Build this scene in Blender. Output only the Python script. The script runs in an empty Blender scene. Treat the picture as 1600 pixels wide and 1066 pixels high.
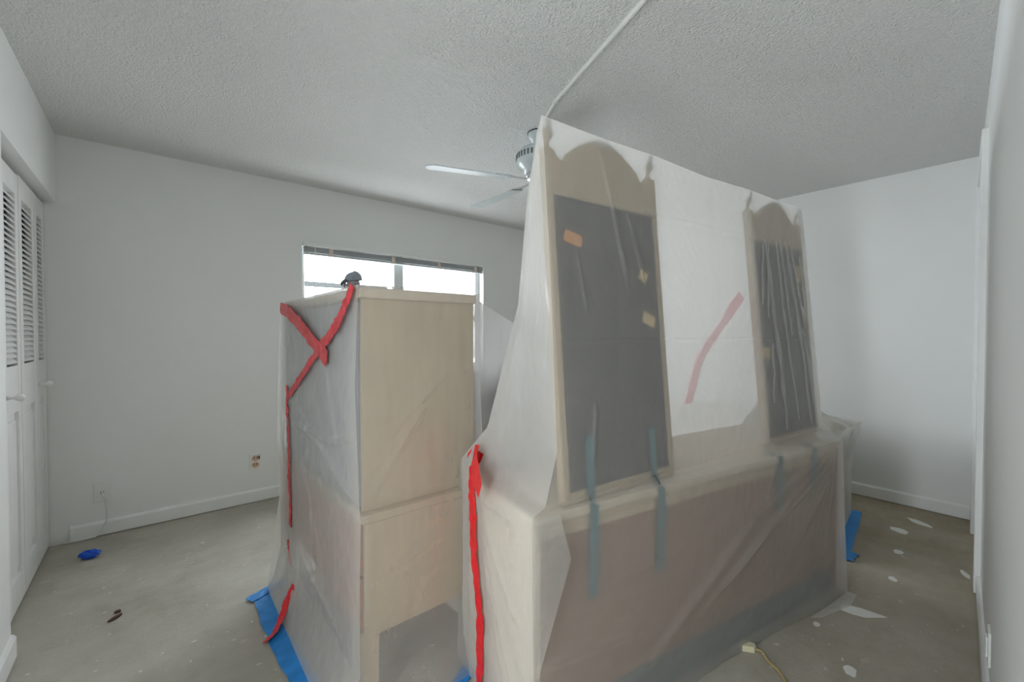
import bpy, bmesh, math, random
from mathutils import Vector, Matrix, noise
random.seed(7)
SC = bpy.context.scene
COL = SC.collection
R = math.radians

# ------------------------------------------------------------------ camera
cam_d = bpy.data.cameras.new('camera'); cam = bpy.data.objects.new('camera', cam_d); COL.objects.link(cam)
cam_d.sensor_width = 36.0; cam_d.lens = 668.2/1600*36; cam_d.clip_start = 0.01
YAW, PITCH, CAMH = R(50.12), R(-1.0), 1.262
FWD = Vector((math.cos(PITCH)*math.cos(YAW), math.cos(PITCH)*math.sin(YAW), math.sin(PITCH)))
cam.location = (0, 0, CAMH)
cam.rotation_euler = FWD.to_track_quat('-Z', 'Y').to_euler()
SC.camera = cam

# ------------------------------------------------------------------ sky, light, exposure
W = bpy.data.worlds.new('overcast_sky'); SC.world = W; W.use_nodes = True
bg = W.node_tree.nodes['Background']
bg.inputs['Color'].default_value = (0.89, 0.955, 1.0, 1); bg.inputs['Strength'].default_value = 20.0
SC.view_settings.view_transform = 'Standard'; SC.view_settings.look = 'None'
SC.view_settings.gamma = 1.0; SC.view_settings.use_curve_mapping = False
SC.view_settings.exposure = -0.36
SC.cycles.transparent_max_bounces = 32
SC.cycles.caustics_reflective = False; SC.cycles.blur_glossy = 1.0; SC.cycles.sample_clamp_indirect = 4.0
SC.cycles.max_bounces = 10; SC.cycles.diffuse_bounces = 8; SC.cycles.transmission_bounces = 12
def portal(name, loc, rot, sx, sy):
    d = bpy.data.lights.new(name, 'AREA'); d.shape = 'RECTANGLE'; d.size = sx; d.size_y = sy
    d.cycles.is_portal = True
    o = bpy.data.objects.new(name, d); COL.objects.link(o); o.location = loc; o.rotation_euler = rot
portal('window_portal', (1.79, 3.82, 1.45), (R(-90), 0, 0), 1.80, 1.10)
portal('fill_slit_portal', (-0.58, 0.60, 1.02), (0, R(-90), 0), 2.05, 0.30)  # samples sky through the unseen wall slit added for fill

# ------------------------------------------------------------------ room numbers
XL, YW, XF, YR, H = -0.44, 3.683, 4.217, 0.198, 2.44
ROT = 0.0671
def rw(x, off=0.0):            # point on the right-hand wall line (off = distance into the room)
    return Vector((x - math.sin(ROT)*off, YR - (XF - x)*math.tan(ROT) + math.cos(ROT)*off, 0))

# ------------------------------------------------------------------ materials
def newmat(name):
    m = bpy.data.materials.new(name); m.use_nodes = True
    n = m.node_tree.nodes; l = m.node_tree.links
    return m, n, l, n['Principled BSDF']
def plain(name, col, rough=0.5, metal=0.0, bump=0.0, bscale=60.0, var=0.0, vscale=8.0, stretch=None):
    m, n, l, b = newmat(name)
    b.inputs['Base Color'].default_value = (*col, 1); b.inputs['Roughness'].default_value = rough
    b.inputs['Metallic'].default_value = metal
    tc = n.new('ShaderNodeTexCoord'); src = tc.outputs['Object']
    if stretch:
        mp = n.new('ShaderNodeMapping'); mp.inputs['Scale'].default_value = stretch
        l.new(src, mp.inputs['Vector']); src = mp.outputs['Vector']
    if var > 0:
        t = n.new('ShaderNodeTexNoise'); t.inputs['Scale'].default_value = vscale; t.inputs['Detail'].default_value = 5
        l.new(src, t.inputs['Vector'])
        r = n.new('ShaderNodeValToRGB')
        r.color_ramp.elements[0].position = 0.3; r.color_ramp.elements[1].position = 0.7
        r.color_ramp.elements[0].color = (*[c*(1-var) for c in col], 1)
        r.color_ramp.elements[1].color = (*[min(1, c*(1+var)) for c in col], 1)
        l.new(t.outputs['Fac'], r.inputs['Fac']); l.new(r.outputs['Color'], b.inputs['Base Color'])
    if bump > 0:
        t = n.new('ShaderNodeTexNoise'); t.inputs['Scale'].default_value = bscale; t.inputs['Detail'].default_value = 3
        l.new(src, t.inputs['Vector'])
        bp = n.new('ShaderNodeBump'); bp.inputs['Strength'].default_value = bump; bp.inputs['Distance'].default_value = 0.01
        l.new(t.outputs['Fac'], bp.inputs['Height']); l.new(bp.outputs['Normal'], b.inputs['Normal'])
    return m

M = {}
M['wall'] = plain('wall_paint', (0.80, 0.81, 0.80), 0.55, bump=0.04, bscale=45, var=0.012, vscale=3)
M['trim'] = plain('trim_paint', (0.82, 0.83, 0.82), 0.35, var=0.02, vscale=12)
M['door'] = plain('door_paint', (0.80, 0.80, 0.79), 0.4, var=0.02, vscale=10)
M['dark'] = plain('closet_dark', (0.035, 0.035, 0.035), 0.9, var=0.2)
M['plastic_white'] = plain('white_plastic', (0.80, 0.80, 0.78), 0.35, var=0.02)
M['fan'] = plain('fan_enamel', (0.58, 0.63, 0.64), 0.25, var=0.02)
M['fan_dark'] = plain('fan_vent_dark', (0.10, 0.10, 0.10), 0.6, var=0.1)
M['fan_metal'] = plain('fan_chrome', (0.75, 0.76, 0.76), 0.2, 0.7, var=0.05)
M['alum'] = plain('window_metal', (0.72, 0.74, 0.74), 0.4, 0.2, var=0.03)
M['slat'] = plain('blind_slat', (0.42, 0.45, 0.45), 0.5, var=0.05)
M['clip'] = plain('blind_clip', (0.62, 0.52, 0.45), 0.5, var=0.05)
M['beige'] = plain('beige_board', (0.45, 0.36, 0.245), 0.55, var=0.08, vscale=5, stretch=(6, 6, 1))
M['pale'] = plain('pale_board', (0.56, 0.47, 0.36), 0.55, var=0.06, vscale=5, stretch=(6, 6, 1))
M['hardboard'] = plain('brown_hardboard', (0.27, 0.165, 0.11), 0.7, var=0.10, vscale=3)
M['wood'] = plain('reddish_wood', (0.30, 0.13, 0.07), 0.5, var=0.2, vscale=4, stretch=(1, 1, 9))
M['backing'] = plain('grey_backing', (0.085, 0.074, 0.068), 0.7, var=0.15, vscale=5)
M['greydoor'] = plain('grey_mirror_door', (0.24, 0.25, 0.26), 0.4, var=0.1, vscale=3)
M['bluegrey'] = plain('blue_grey_board', (0.09, 0.13, 0.14), 0.6, var=0.15, vscale=4)
M['bin'] = plain('blue_grey_bin', (0.42, 0.47, 0.60), 0.5, var=0.05)
M['chest'] = plain('olive_beige_chest', (0.36, 0.31, 0.18), 0.6, var=0.1)
M['sticker'] = plain('orange_card', (0.60, 0.28, 0.10), 0.7, var=0.05)
M['sticker2'] = plain('cream_card', (0.62, 0.47, 0.25), 0.7, var=0.05)
M['teal'] = plain('teal_tape', (0.07, 0.17, 0.19), 0.6, var=0.12, vscale=30)
M['blue'] = plain('blue_tape', (0.015, 0.24, 0.66), 0.45, bump=0.15, bscale=70, var=0.18, vscale=18)
M['bluewad'] = plain('blue_wad', (0.005, 0.09, 0.60), 0.5, bump=0.3, bscale=120, var=0.15, vscale=40)
M['red'] = plain('red_tape', (0.72, 0.012, 0.02), 0.35, bump=0.2, bscale=80, var=0.15, vscale=25)
M['red2'] = plain('wrinkled_red_tape', (0.58, 0.045, 0.055), 0.35, bump=0.4, bscale=110, var=0.3, vscale=35)
M['flake'] = plain('paint_flake', (0.74, 0.73, 0.70), 0.7, var=0.04)
M['cord'] = plain('tan_cord', (0.42, 0.32, 0.14), 0.5, var=0.05)
M['plug'] = plain('cream_plug', (0.66, 0.60, 0.42), 0.45, var=0.04)
M['socket'] = plain('peach_socket', (0.62, 0.42, 0.28), 0.5, var=0.06)
M['brown'] = plain('dry_leaf', (0.08, 0.035, 0.025), 0.8, var=0.3, vscale=60)
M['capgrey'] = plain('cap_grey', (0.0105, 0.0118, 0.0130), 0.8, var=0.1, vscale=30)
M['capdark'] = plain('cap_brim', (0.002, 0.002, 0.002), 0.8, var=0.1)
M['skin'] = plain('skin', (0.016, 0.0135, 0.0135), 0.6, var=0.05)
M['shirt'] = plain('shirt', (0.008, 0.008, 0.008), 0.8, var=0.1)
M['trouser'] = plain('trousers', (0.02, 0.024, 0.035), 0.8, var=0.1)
M['rod'] = plain('raceway_paint', (0.74, 0.75, 0.72), 0.45, var=0.02)
M['slab'] = plain('walkway_concrete', (0.45, 0.45, 0.44), 0.9, var=0.1)

# popcorn ceiling
m, n, l, b = newmat('popcorn_ceiling'); M['ceil'] = m
tc = n.new('ShaderNodeTexCoord')
t1 = n.new('ShaderNodeTexNoise'); t1.inputs['Scale'].default_value = 85; t1.inputs['Detail'].default_value = 3; t1.inputs['Roughness'].default_value = 0.6
t2 = n.new('ShaderNodeTexVoronoi'); t2.inputs['Scale'].default_value = 110
l.new(tc.outputs['Object'], t1.inputs['Vector']); l.new(tc.outputs['Object'], t2.inputs['Vector'])
mm = n.new('ShaderNodeMath'); mm.operation = 'SUBTRACT'; l.new(t1.outputs['Fac'], mm.inputs[0])
m2 = n.new('ShaderNodeMath'); m2.operation = 'MULTIPLY'; m2.inputs[1].default_value = 0.35
l.new(t2.outputs['Distance'], m2.inputs[0]); l.new(m2.outputs[0], mm.inputs[1])
bp = n.new('ShaderNodeBump'); bp.inputs['Strength'].default_value = 1.0; bp.inputs['Distance'].default_value = 0.014
l.new(mm.outputs[0], bp.inputs['Height']); l.new(bp.outputs['Normal'], b.inputs['Normal'])
b.inputs['Base Color'].default_value = (0.76, 0.76, 0.745, 1); b.inputs['Roughness'].default_value = 0.9

# bare concrete floor with paint drips
m, n, l, b = newmat('bare_concrete'); M['floor'] = m
tc = n.new('ShaderNodeTexCoord')
def tex(scale, detail=5, rough=0.6, stretch=None, rot=0.0, off=(0, 0, 0)):
    t = n.new('ShaderNodeTexNoise'); t.inputs['Scale'].default_value = scale
    t.inputs['Detail'].default_value = detail; t.inputs['Roughness'].default_value = rough
    mp = n.new('ShaderNodeMapping'); mp.inputs['Location'].default_value = off
    mp.inputs['Rotation'].default_value = (0, 0, rot)
    if stretch: mp.inputs['Scale'].default_value = stretch
    l.new(tc.outputs['Object'], mp.inputs['Vector']); l.new(mp.outputs['Vector'], t.inputs['Vector'])
    return t.outputs['Fac']
def ramp(fac, p0, p1, c0, c1):
    r = n.new('ShaderNodeValToRGB'); r.color_ramp.elements[0].position = p0; r.color_ramp.elements[1].position = p1
    r.color_ramp.elements[0].color = (*c0, 1); r.color_ramp.elements[1].color = (*c1, 1)
    l.new(fac, r.inputs['Fac']); return r.outputs['Color']
def mix(fac, a, c):
    x = n.new('ShaderNodeMix'); x.data_type = 'RGBA'
    l.new(fac, x.inputs['Factor'])
    for s, v in (('A', a), ('B', c)):
        k = [i for i in x.inputs if i.name == s and i.type == 'RGBA'][0]
        if isinstance(v, tuple): k.default_value = (*v, 1)
        else: l.new(v, k)
    return [o for o in x.outputs if o.type == 'RGBA'][0]
base = ramp(tex(2.2, 8, 0.65), 0.3, 0.7, (0.32, 0.30, 0.25), (0.52, 0.50, 0.44))
mott = ramp(tex(14, 6, 0.7, (1, 2.2, 1), 0.5), 0.35, 0.72, (0, 0, 0), (0.6, 0.6, 0.6))
c = mix(mott, base, (0.41, 0.385, 0.315))
grime = ramp(tex(3.1, 6, 0.7, None, 0, (3, 1, 0)), 0.55, 0.72, (0, 0, 0), (0.55, 0.55, 0.55))
c = mix(grime, c, (0.28, 0.255, 0.195))
smear = ramp(tex(6, 7, 0.7, (1.0, 1.9, 1), 0.35, (9, 4, 0)), 0.63, 0.70, (0, 0, 0), (0.6, 0.6, 0.6))
c = mix(smear, c, (0.58, 0.56, 0.50))
drip = ramp(tex(24, 3, 0.5, (1.0, 1.3, 1), 0.3, (2, 7, 0)), 0.685, 0.71, (0, 0, 0), (0.85, 0.85, 0.85))
c = mix(drip, c, (0.68, 0.67, 0.63))
# brown stain by the far wall, plus painted warm bounce increasing with X
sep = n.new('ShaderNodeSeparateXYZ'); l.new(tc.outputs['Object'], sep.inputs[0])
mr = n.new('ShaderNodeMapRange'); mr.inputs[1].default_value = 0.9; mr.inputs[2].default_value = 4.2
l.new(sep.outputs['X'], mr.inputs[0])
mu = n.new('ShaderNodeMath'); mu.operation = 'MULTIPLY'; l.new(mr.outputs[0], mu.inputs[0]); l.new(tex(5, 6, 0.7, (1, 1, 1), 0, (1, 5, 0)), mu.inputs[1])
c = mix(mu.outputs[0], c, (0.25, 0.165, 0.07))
# edge wear
spk = ramp(tex(90, 2, 0.5), 0.70, 0.78, (0, 0, 0), (0.35, 0.35, 0.35))
c = mix(spk, c, (0.16, 0.15, 0.12))
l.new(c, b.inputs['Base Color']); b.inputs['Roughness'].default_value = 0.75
bp = n.new('ShaderNodeBump'); bp.inputs['Strength'].default_value = 0.25; bp.inputs['Distance'].default_value = 0.01
l.new(tex(60, 5, 0.7), bp.inputs['Height']); l.new(bp.outputs['Normal'], b.inputs['Normal'])

# translucent plastic film
def film_mat(name, trans, col=(0.87, 0.855, 0.83), bscale=22, bstr=0.35, stretch=(1, 1, 0.35), rough=0.22, tl=0.5):
    m = bpy.data.materials.new(name); m.use_nodes = True
    n = m.node_tree.nodes; l = m.node_tree.links; n.clear()
    out = n.new('ShaderNodeOutputMaterial')
    tc = n.new('ShaderNodeTexCoord'); mp = n.new('ShaderNodeMapping'); mp.inputs['Scale'].default_value = stretch
    l.new(tc.outputs['Object'], mp.inputs['Vector'])
    t = n.new('ShaderNodeTexNoise'); t.inputs['Scale'].default_value = bscale; t.inputs['Detail'].default_value = 4; t.inputs['Distortion'].default_value = 0.6
    l.new(mp.outputs['Vector'], t.inputs['Vector'])
    bp = n.new('ShaderNodeBump'); bp.inputs['Strength'].default_value = bstr; bp.inputs['Distance'].default_value = 0.02
    l.new(t.outputs['Fac'], bp.inputs['Height'])
    df = n.new('ShaderNodeBsdfDiffuse'); df.inputs['Color'].default_value = (*col, 1)
    ts = n.new('ShaderNodeBsdfTranslucent'); ts.inputs['Color'].default_value = (*col, 1)
    tr = n.new('ShaderNodeBsdfTransparent')
    gl = n.new('ShaderNodeBsdfGlossy'); gl.inputs['Roughness'].default_value = rough
    for s in (df, ts, gl): l.new(bp.outputs['Normal'], s.inputs['Normal'])
    a = n.new('ShaderNodeMixShader'); a.inputs[0].default_value = tl
    l.new(df.outputs[0], a.inputs[1]); l.new(ts.outputs[0], a.inputs[2])
    lw2 = n.new('ShaderNodeLayerWeight'); l.new(bp.outputs['Normal'], lw2.inputs['Normal'])
    p2 = n.new('ShaderNodeMath'); p2.operation = 'POWER'; p2.inputs[1].default_value = 2.5; l.new(lw2.outputs['Facing'], p2.inputs[0])
    k2 = n.new('ShaderNodeMath'); k2.operation = 'MULTIPLY_ADD'; k2.inputs[1].default_value = -0.85*trans; k2.inputs[2].default_value = trans; l.new(p2.outputs[0], k2.inputs[0])
    c = n.new('ShaderNodeMixShader'); l.new(k2.outputs[0], c.inputs[0])
    l.new(a.outputs[0], c.inputs[1]); l.new(tr.outputs[0], c.inputs[2])
    lw = n.new('ShaderNodeLayerWeight'); l.new(bp.outputs['Normal'], lw.inputs['Normal'])
    pw = n.new('ShaderNodeMath'); pw.operation = 'POWER'; pw.inputs[1].default_value = 4.0; l.new(lw.outputs['Facing'], pw.inputs[0])
    fr = n.new('ShaderNodeMath'); fr.operation = 'MULTIPLY_ADD'; fr.inputs[1].default_value = 0.45; fr.inputs[2].default_value = 0.035; l.new(pw.outputs[0], fr.inputs[0])
    d = n.new('ShaderNodeMixShader'); l.new(fr.outputs[0], d.inputs[0]); l.new(c.outputs[0], d.inputs[1]); l.new(gl.outputs[0], d.inputs[2])
    l.new(d.outputs[0], out.inputs['Surface'])
    return m
M['film'] = film_mat('plastic_film', 0.48, bscale=9, bstr=0.16)
M['film_back'] = film_mat('plastic_film_hazy', 0.16, bscale=9, bstr=0.16, tl=0.64)
M['film_sling'] = film_mat('plastic_film_sling', 0.22, bscale=9, bstr=0.16, tl=0.8)
M['film_front'] = film_mat('plastic_film_close', 0.68, bscale=9, bstr=0.16)
M['film_side'] = film_mat('plastic_film_crinkled', 0.48, bscale=9, bstr=0.3, stretch=(1, 1, 0.3), rough=0.28)
M['film_smooth'] = film_mat('plastic_film_taut', 0.72, bscale=6, bstr=0.15)
M['red_sheer'] = film_mat('sheer_red_tape', 0.35, col=(0.90, 0.50, 0.54), tl=0.9, bstr=0.1)
# window glass
m = bpy.data.materials.new('window_glass'); m.use_nodes = True; M['glass'] = m
n = m.node_tree.nodes; l = m.node_tree.links; n.clear()
out = n.new('ShaderNodeOutputMaterial'); tr = n.new('ShaderNodeBsdfTransparent'); gl = n.new('ShaderNodeBsdfGlossy'); gl.inputs['Roughness'].default_value = 0.02
fr = n.new('ShaderNodeValue'); fr.outputs[0].default_value = 0.05; mx = n.new('ShaderNodeMixShader')
l.new(fr.outputs[0], mx.inputs[0]); l.new(tr.outputs[0], mx.inputs[1]); l.new(gl.outputs[0], mx.inputs[2]); l.new(mx.outputs[0], out.inputs['Surface'])

# ------------------------------------------------------------------ mesh helpers (world coordinates)
IDF = lambda x, y, z: Vector((x, y, z))
class MB:
    def __init__(s): s.bm = bmesh.new()
    def box(s, x0, x1, y0, y1, z0, z1, f=IDF, bev=0.0):
        vs = [s.bm.verts.new(f(x, y, z)) for z in (z0, z1) for y in (y0, y1) for x in (x0, x1)]
        fs = [(0, 2, 3, 1), (4, 5, 7, 6), (0, 1, 5, 4), (2, 6, 7, 3), (0, 4, 6, 2), (1, 3, 7, 5)]
        faces = [s.bm.faces.new([vs[i] for i in q]) for q in fs]
        if bev > 0:
            es = list({e for fc in faces for e in fc.edges})
            bmesh.ops.bevel(s.bm, geom=es, offset=bev, segments=2, affect='EDGES', profile=0.5)
        return s
    def prism(s, pts, y0, y1, f=IDF, plane='xz', bev=0.0):
        # closed outline extruded along the third axis
        if plane == 'xz': g = lambda a, b_, h: f(a, h, b_)
        elif plane == 'xy': g = lambda a, b_, h: f(a, b_, h)
        else: g = lambda a, b_, h: f(h, a, b_)
        A = [s.bm.verts.new(g(a, b_, y0)) for a, b_ in pts]; B = [s.bm.verts.new(g(a, b_, y1)) for a, b_ in pts]
        N = len(pts)
        fa = s.bm.faces.new(A); fb = s.bm.faces.new(B[::-1])
        for i in range(N): s.bm.faces.new([A[i], B[i], B[(i+1) % N], A[(i+1) % N]])
        return s
    def tube(s, pts, r, seg=10, caps=True):
        pts = [Vector(p) for p in pts]; rings = []
        rr = r if isinstance(r, (list, tuple)) else [r]*len(pts)
        up = Vector((0, 0, 1))
        for i, p in enumerate(pts):
            d = (pts[min(i+1, len(pts)-1)] - pts[max(i-1, 0)]).normalized()
            a = d.cross(up)
            if a.length < 1e-3: a = d.cross(Vector((1, 0, 0)))
            a.normalize(); c_ = a.cross(d).normalized()
            rings.append([s.bm.verts.new(p + (a*math.cos(2*math.pi*k/seg) + c_*math.sin(2*math.pi*k/seg))*rr[i]) for k in range(seg)])
        for i in range(len(rings)-1):
            for k in range(seg):
                s.bm.faces.new([rings[i][k], rings[i][(k+1) % seg], rings[i+1][(k+1) % seg], rings[i+1][k]])
        if caps: s.bm.faces.new(rings[0]); s.bm.faces.new(rings[-1][::-1])
        return s
    def lathe(s, prof, c, seg=32):
        c = Vector(c); rings = []
        for r, z in prof:
            if r < 1e-4: rings.append([s.bm.verts.new(c + Vector((0, 0, z)))])
            else: rings.append([s.bm.verts.new(c + Vector((r*math.cos(2*math.pi*k/seg), r*math.sin(2*math.pi*k/seg), z))) for k in range(seg)])
        for a, b_ in zip(rings[:-1], rings[1:]):
            for k in range(seg):
                q = [a[k % len(a)], a[(k+1) % len(a)], b_[(k+1) % len(b_)], b_[k % len(b_)]]
                q = list(dict.fromkeys(q))
                if len(q) > 2: s.bm.faces.new(q)
        return s
    def grid(s, P):                     # P[i][j] points
        V = [[s.bm.verts.new(p) for p in row] for row in P]
        for i in range(len(V)-1):
            for j in range(len(V[0])-1):
                s.bm.faces.new([V[i][j], V[i][j+1], V[i+1][j+1], V[i+1][j]])
        return s
    def data(s, name, smooth=False):
        bmesh.ops.recalc_face_normals(s.bm, faces=s.bm.faces)
        me = bpy.data.meshes.new(name); s.bm.to_mesh(me); s.bm.free()
        if smooth:
            for p in me.polygons: p.use_smooth = True
        return me
    def build(s, name, mat, parent=None, smooth=False):
        me = s.data(name, smooth); me.materials.append(M[mat])
        o = bpy.data.objects.new(name, me); COL.objects.link(o)
        if parent is not None: adopt(o, parent)
        return o
WM = {}
def adopt(o, parent):
    o.parent = parent
    if parent.name in WM: o.matrix_parent_inverse = WM[parent.name].inverted()
def tag(o, label, cat, group=None):
    o['label'] = label; o['category'] = cat
    if group: o['group'] = group
    return o
def thing(name, loc, label, cat, group=None):
    o = bpy.data.objects.new(name, None); COL.objects.link(o); o.location = loc
    o.empty_display_size = 0.1
    WM[o.name] = Matrix.Translation(Vector(loc))
    return tag(o, label, cat, group)
def struct(o, label=None):
    o['kind'] = 'structure'
    if label: o['label'] = label
    return o
def sroot(name, loc, label):
    o = bpy.data.objects.new(name, None); COL.objects.link(o); o.location = loc; o.empty_display_size = 0.1
    WM[o.name] = Matrix.Translation(Vector(loc)); return struct(o, label)
def inst(me, name, loc, rot, parent, mat=None):
    o = bpy.data.objects.new(name, me); COL.objects.link(o); o.location = loc; o.rotation_euler = rot
    if parent is not None: adopt(o, parent)
    return o

# ------------------------------------------------------------------ shell
struct(MB().box(-1.2, 5.2, -0.5, YW+0.12, -0.10, 0.0).build('floor', 'floor'), 'bare grey concrete floor with paint spots, brown stain and painted warm bounce light')
struct(MB().box(-0.62, XF+0.1, -0.5, YW+0.12, H, H+0.1).build('ceiling', 'ceil'), 'white popcorn textured ceiling')
WX0, WX1, WZ0, WZ1 = 0.905, 2.68, 0.92, 1.99
w = MB()
w.box(-1.2, WX0, YW, YW+0.14, 0, H); w.box(WX1, XF+0.1, YW, YW+0.14, 0, H)
w.box(WX0, WX1, YW, YW+0.14, 0, WZ0); w.box(WX0, WX1, YW, YW+0.14, WZ1, H)
struct(w.build('wall_back', 'wall'), 'white painted wall with the window')
struct(MB().box(XF, XF+0.1, 0.0, YW, 0, H).build('wall_end', 'wall'), 'white painted end wall behind the mirrors')
# left wall: header over the closet, near jamb, out-of-view slit added to let in fill light
w = MB()
w.box(XL-0.14, XL, 2.50, YW, 2.037, H)
w.box(XL-0.14, XL, 0.75, 2.50, 0, H)
w.box(XL-0.14, XL, -0.5, 0.45, 0, H)
w.box(XL-0.14, XL, 0.45, 0.75, 2.05, H)
struct(w.build('wall_left', 'wall'), 'white painted closet wall with header above the louvred doors')
# closet interior
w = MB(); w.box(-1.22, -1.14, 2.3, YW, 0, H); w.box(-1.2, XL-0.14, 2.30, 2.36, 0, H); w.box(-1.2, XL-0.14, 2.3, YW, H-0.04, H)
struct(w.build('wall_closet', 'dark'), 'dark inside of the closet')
# right wall
F_RW = lambda x, off, z: rw(x, off) + Vector((0, 0, z))
DX0, DX1, DZ = 3.12, 3.93, 2.17
w = MB()
w.box(-0.44, DX0, -0.12, 0, 0, H, F_RW); w.box(DX1, XF+0.05, -0.12, 0, 0, H, F_RW); w.box(DX0, DX1, -0.12, 0, DZ, H, F_RW)
struct(w.build('wall_right', 'wall'), 'white painted wall beside the camera')
d = sroot('door_1', rw(3.5), 'white flush door in the near right wall')
MB().box(DX0, DX1, -0.075, -0.035, 0.01, DZ, F_RW, 0.002).build('door_leaf', 'door', d)
for nm, a in (('door_casing', (DX0-0.075, DX0, -0.005, 0.022, 0, DZ+0.07)), ('door_casing', (DX1, DX1+0.075, -0.005, 0.022, 0, DZ+0.07)), ('door_head', (DX0, DX1, -0.005, 0.022, DZ, DZ+0.07))):
    MB().box(*a, F_RW, 0.004).build(nm, 'trim', d)
for a in ((DX0, DX0+0.018, -0.1, -0.001, 0, DZ), (DX1-0.018, DX1, -0.1, -0.001, 0, DZ)):
    MB().box(*a, F_RW).build('door_jamb', 'trim', d)
# baseboards
def bprof(t=0.014, h=0.095): return [(0, 0.006), (t, 0.006), (t, h-0.014), (t*0.55, h-0.004), (0, h)]
def base_line(name, a, b_, nrm, label):
    a = Vector((*a, 0)); b_ = Vector((*b_, 0)); nv = Vector((*nrm, 0)).normalized(); dv = (b_-a)
    f = lambda x, y, z: a + dv*x + nv*y + Vector((0, 0, z))
    struct(MB().prism(bprof(), 0, 1, f, 'yz').build(name, 'trim'), label)
base_line('baseboard_back', (-0.405, YW), (XF, YW), (0, -1), 'white baseboard under the window wall')
base_line('baseboard_end', (XF, YR+0.02), (XF, YW-0.014), (-1, 0), 'white baseboard along the end wall')
q0, q1 = rw(0.6), rw(DX0-0.08)
base_line('baseboard_right', (q0.x, q0.y), (q1.x, q1.y), (-math.sin(ROT), math.cos(ROT)), 'white baseboard on the near right wall')
q0, q1 = rw(DX1+0.08), rw(XF-0.015)
base_line('baseboard_corner', (q0.x, q0.y), (q1.x, q1.y), (-math.sin(ROT), math.cos(ROT)), 'short white baseboard between door and corner')
base_line('baseboard_left', (XL, 0.82), (XL, 2.50), (1, 0), 'white baseboard beside the closet')
# ---------------- closet doors
XD = -0.490
slat_me = MB().box(-0.0205, 0.0205, -0.5, 0.5, -0.003, 0.003).data('louver_slat'); slat_me.materials.append(M['door'])
def leaf(nm, y0, y1, label, knob=None, dz=0.0, n=30):
    r = sroot(nm, (XD, (y0+y1)/2, 0), label)
    st = 0.056; z0, z1 = 0.012, 2.020-dz; t0, t1 = XD-0.030, XD
    for a in ((y0, y0+st), (y1-st, y1)): MB().box(t0, t1, a[0], a[1], z0, z1, bev=0.003).build('stile', 'door', r)
    for a in ((z0, 0.145), (0.90, 1.115), (1.915-dz*0.3, z1)): MB().box(t0, t1-0.001, y0+st, y1-st, a[0], a[1], bev=0.002).build('rail', 'door', r)
    yc0, yc1 = y0+st, y1-st
    MB().box(t0+0.008, t1-0.014, yc0, yc1, 0.145, 0.90).build('panel_recess', 'door', r)
    MB().box(t0+0.008, t1-0.004, yc0+0.028, yc1-0.028, 0.180, 0.865, bev=0.009).build('raised_panel', 'door', r)
    za, zb = 1.128, 1.905
    for i in range(n):
        z = za + (zb-za)*(i+0.5)/n
        o = inst(slat_me, 'louver_slat', (XD-0.015, (yc0+yc1)/2, z), (0, R(46), 0), r); o.scale = (1, (yc1-yc0)-0.012, 1)
    if knob:
        k = MB(); prof = [(0.0001, 0.0), (0.010, 0.0), (0.007, 0.012), (0.006, 0.020), (0.013, 0.030), (0.017, 0.042), (0.013, 0.052), (0.0001, 0.056)]
        k.lathe(prof, (0, 0, 0), 20)
        me = k.data('knob', True); me.materials.append(M['plastic_white'])
        inst(me, 'knob', (XD, knob[0], knob[1]), (0, R(90), 0), r)
leaf('door_2', 2.425, 2.745, 'louvred closet door leaf mostly hidden by the near jamb')
leaf('door_3', 2.752, 3.062, 'louvred closet door leaf with white knob beside the gap', (2.785, 0.985), 0.012)
leaf('door_4', 3.076, 3.415, 'louvred closet door leaf in the middle of the visible doors')
leaf('door_5', 3.421, 3.722-0.045, 'louvred closet door leaf against the window wall corner', (3.455, 0.985))
struct(MB().box(XL-0.14, XL-0.085, 2.50, YW, 2.025, 2.036).build('trim_1', 'dark'), 'closet door track under the header')
# ---------------- window
wd = sroot('window_1', (1.79, YW+0.07, WZ0), 'white framed window with bright overcast daylight')
fr = 0.035; Ya, Yb = YW+0.075, YW+0.115
for a in ((WX0, WX0+fr, WZ0, WZ1), (WX1-fr-0.02, WX1, WZ0, WZ1)): MB().box(a[0], a[1], Ya, Yb, a[2], a[3], bev=0.003).build('frame_side', 'alum', wd)
for a in ((WZ0, WZ0+fr), (WZ1-fr, WZ1)): MB().box(WX0+fr, WX1-fr-0.02, Ya, Yb, a[0], a[1], bev=0.003).build('frame_bar', 'alum', wd)
MB().box(1.705, 1.80, Ya-0.015, Yb, WZ0+fr, WZ1-fr, bev=0.004).build('mullion', 'alum', wd)
MB().box(WX0+fr, 1.705, Ya-0.005, Yb-0.01, 1.40, 1.44, bev=0.003).build('meeting_rail', 'alum', wd)
MB().box(1.80, WX1-fr-0.02, Ya-0.005, Yb-0.01, 1.40, 1.44, bev=0.003).build('meeting_rail', 'alum', wd)
for a in ((WX0+fr, 1.705, WZ0+fr, 1.40), (WX0+fr, 1.705, 1.44, WZ1-fr), (1.80, WX1-fr-0.02, WZ0+fr, 1.40), (1.80, WX1-fr-0.02, 1.44, WZ1-fr)):
    MB().box(a[0], a[1], Ya+0.014, Ya+0.019, a[2], a[3]).build('pane', 'glass', wd)
MB().box(WX0-0.02, WX1+0.02, YW-0.035, YW+0.07, WZ0-0.022, WZ0, bev=0.004).build('window_sill', 'trim', wd)
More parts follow.
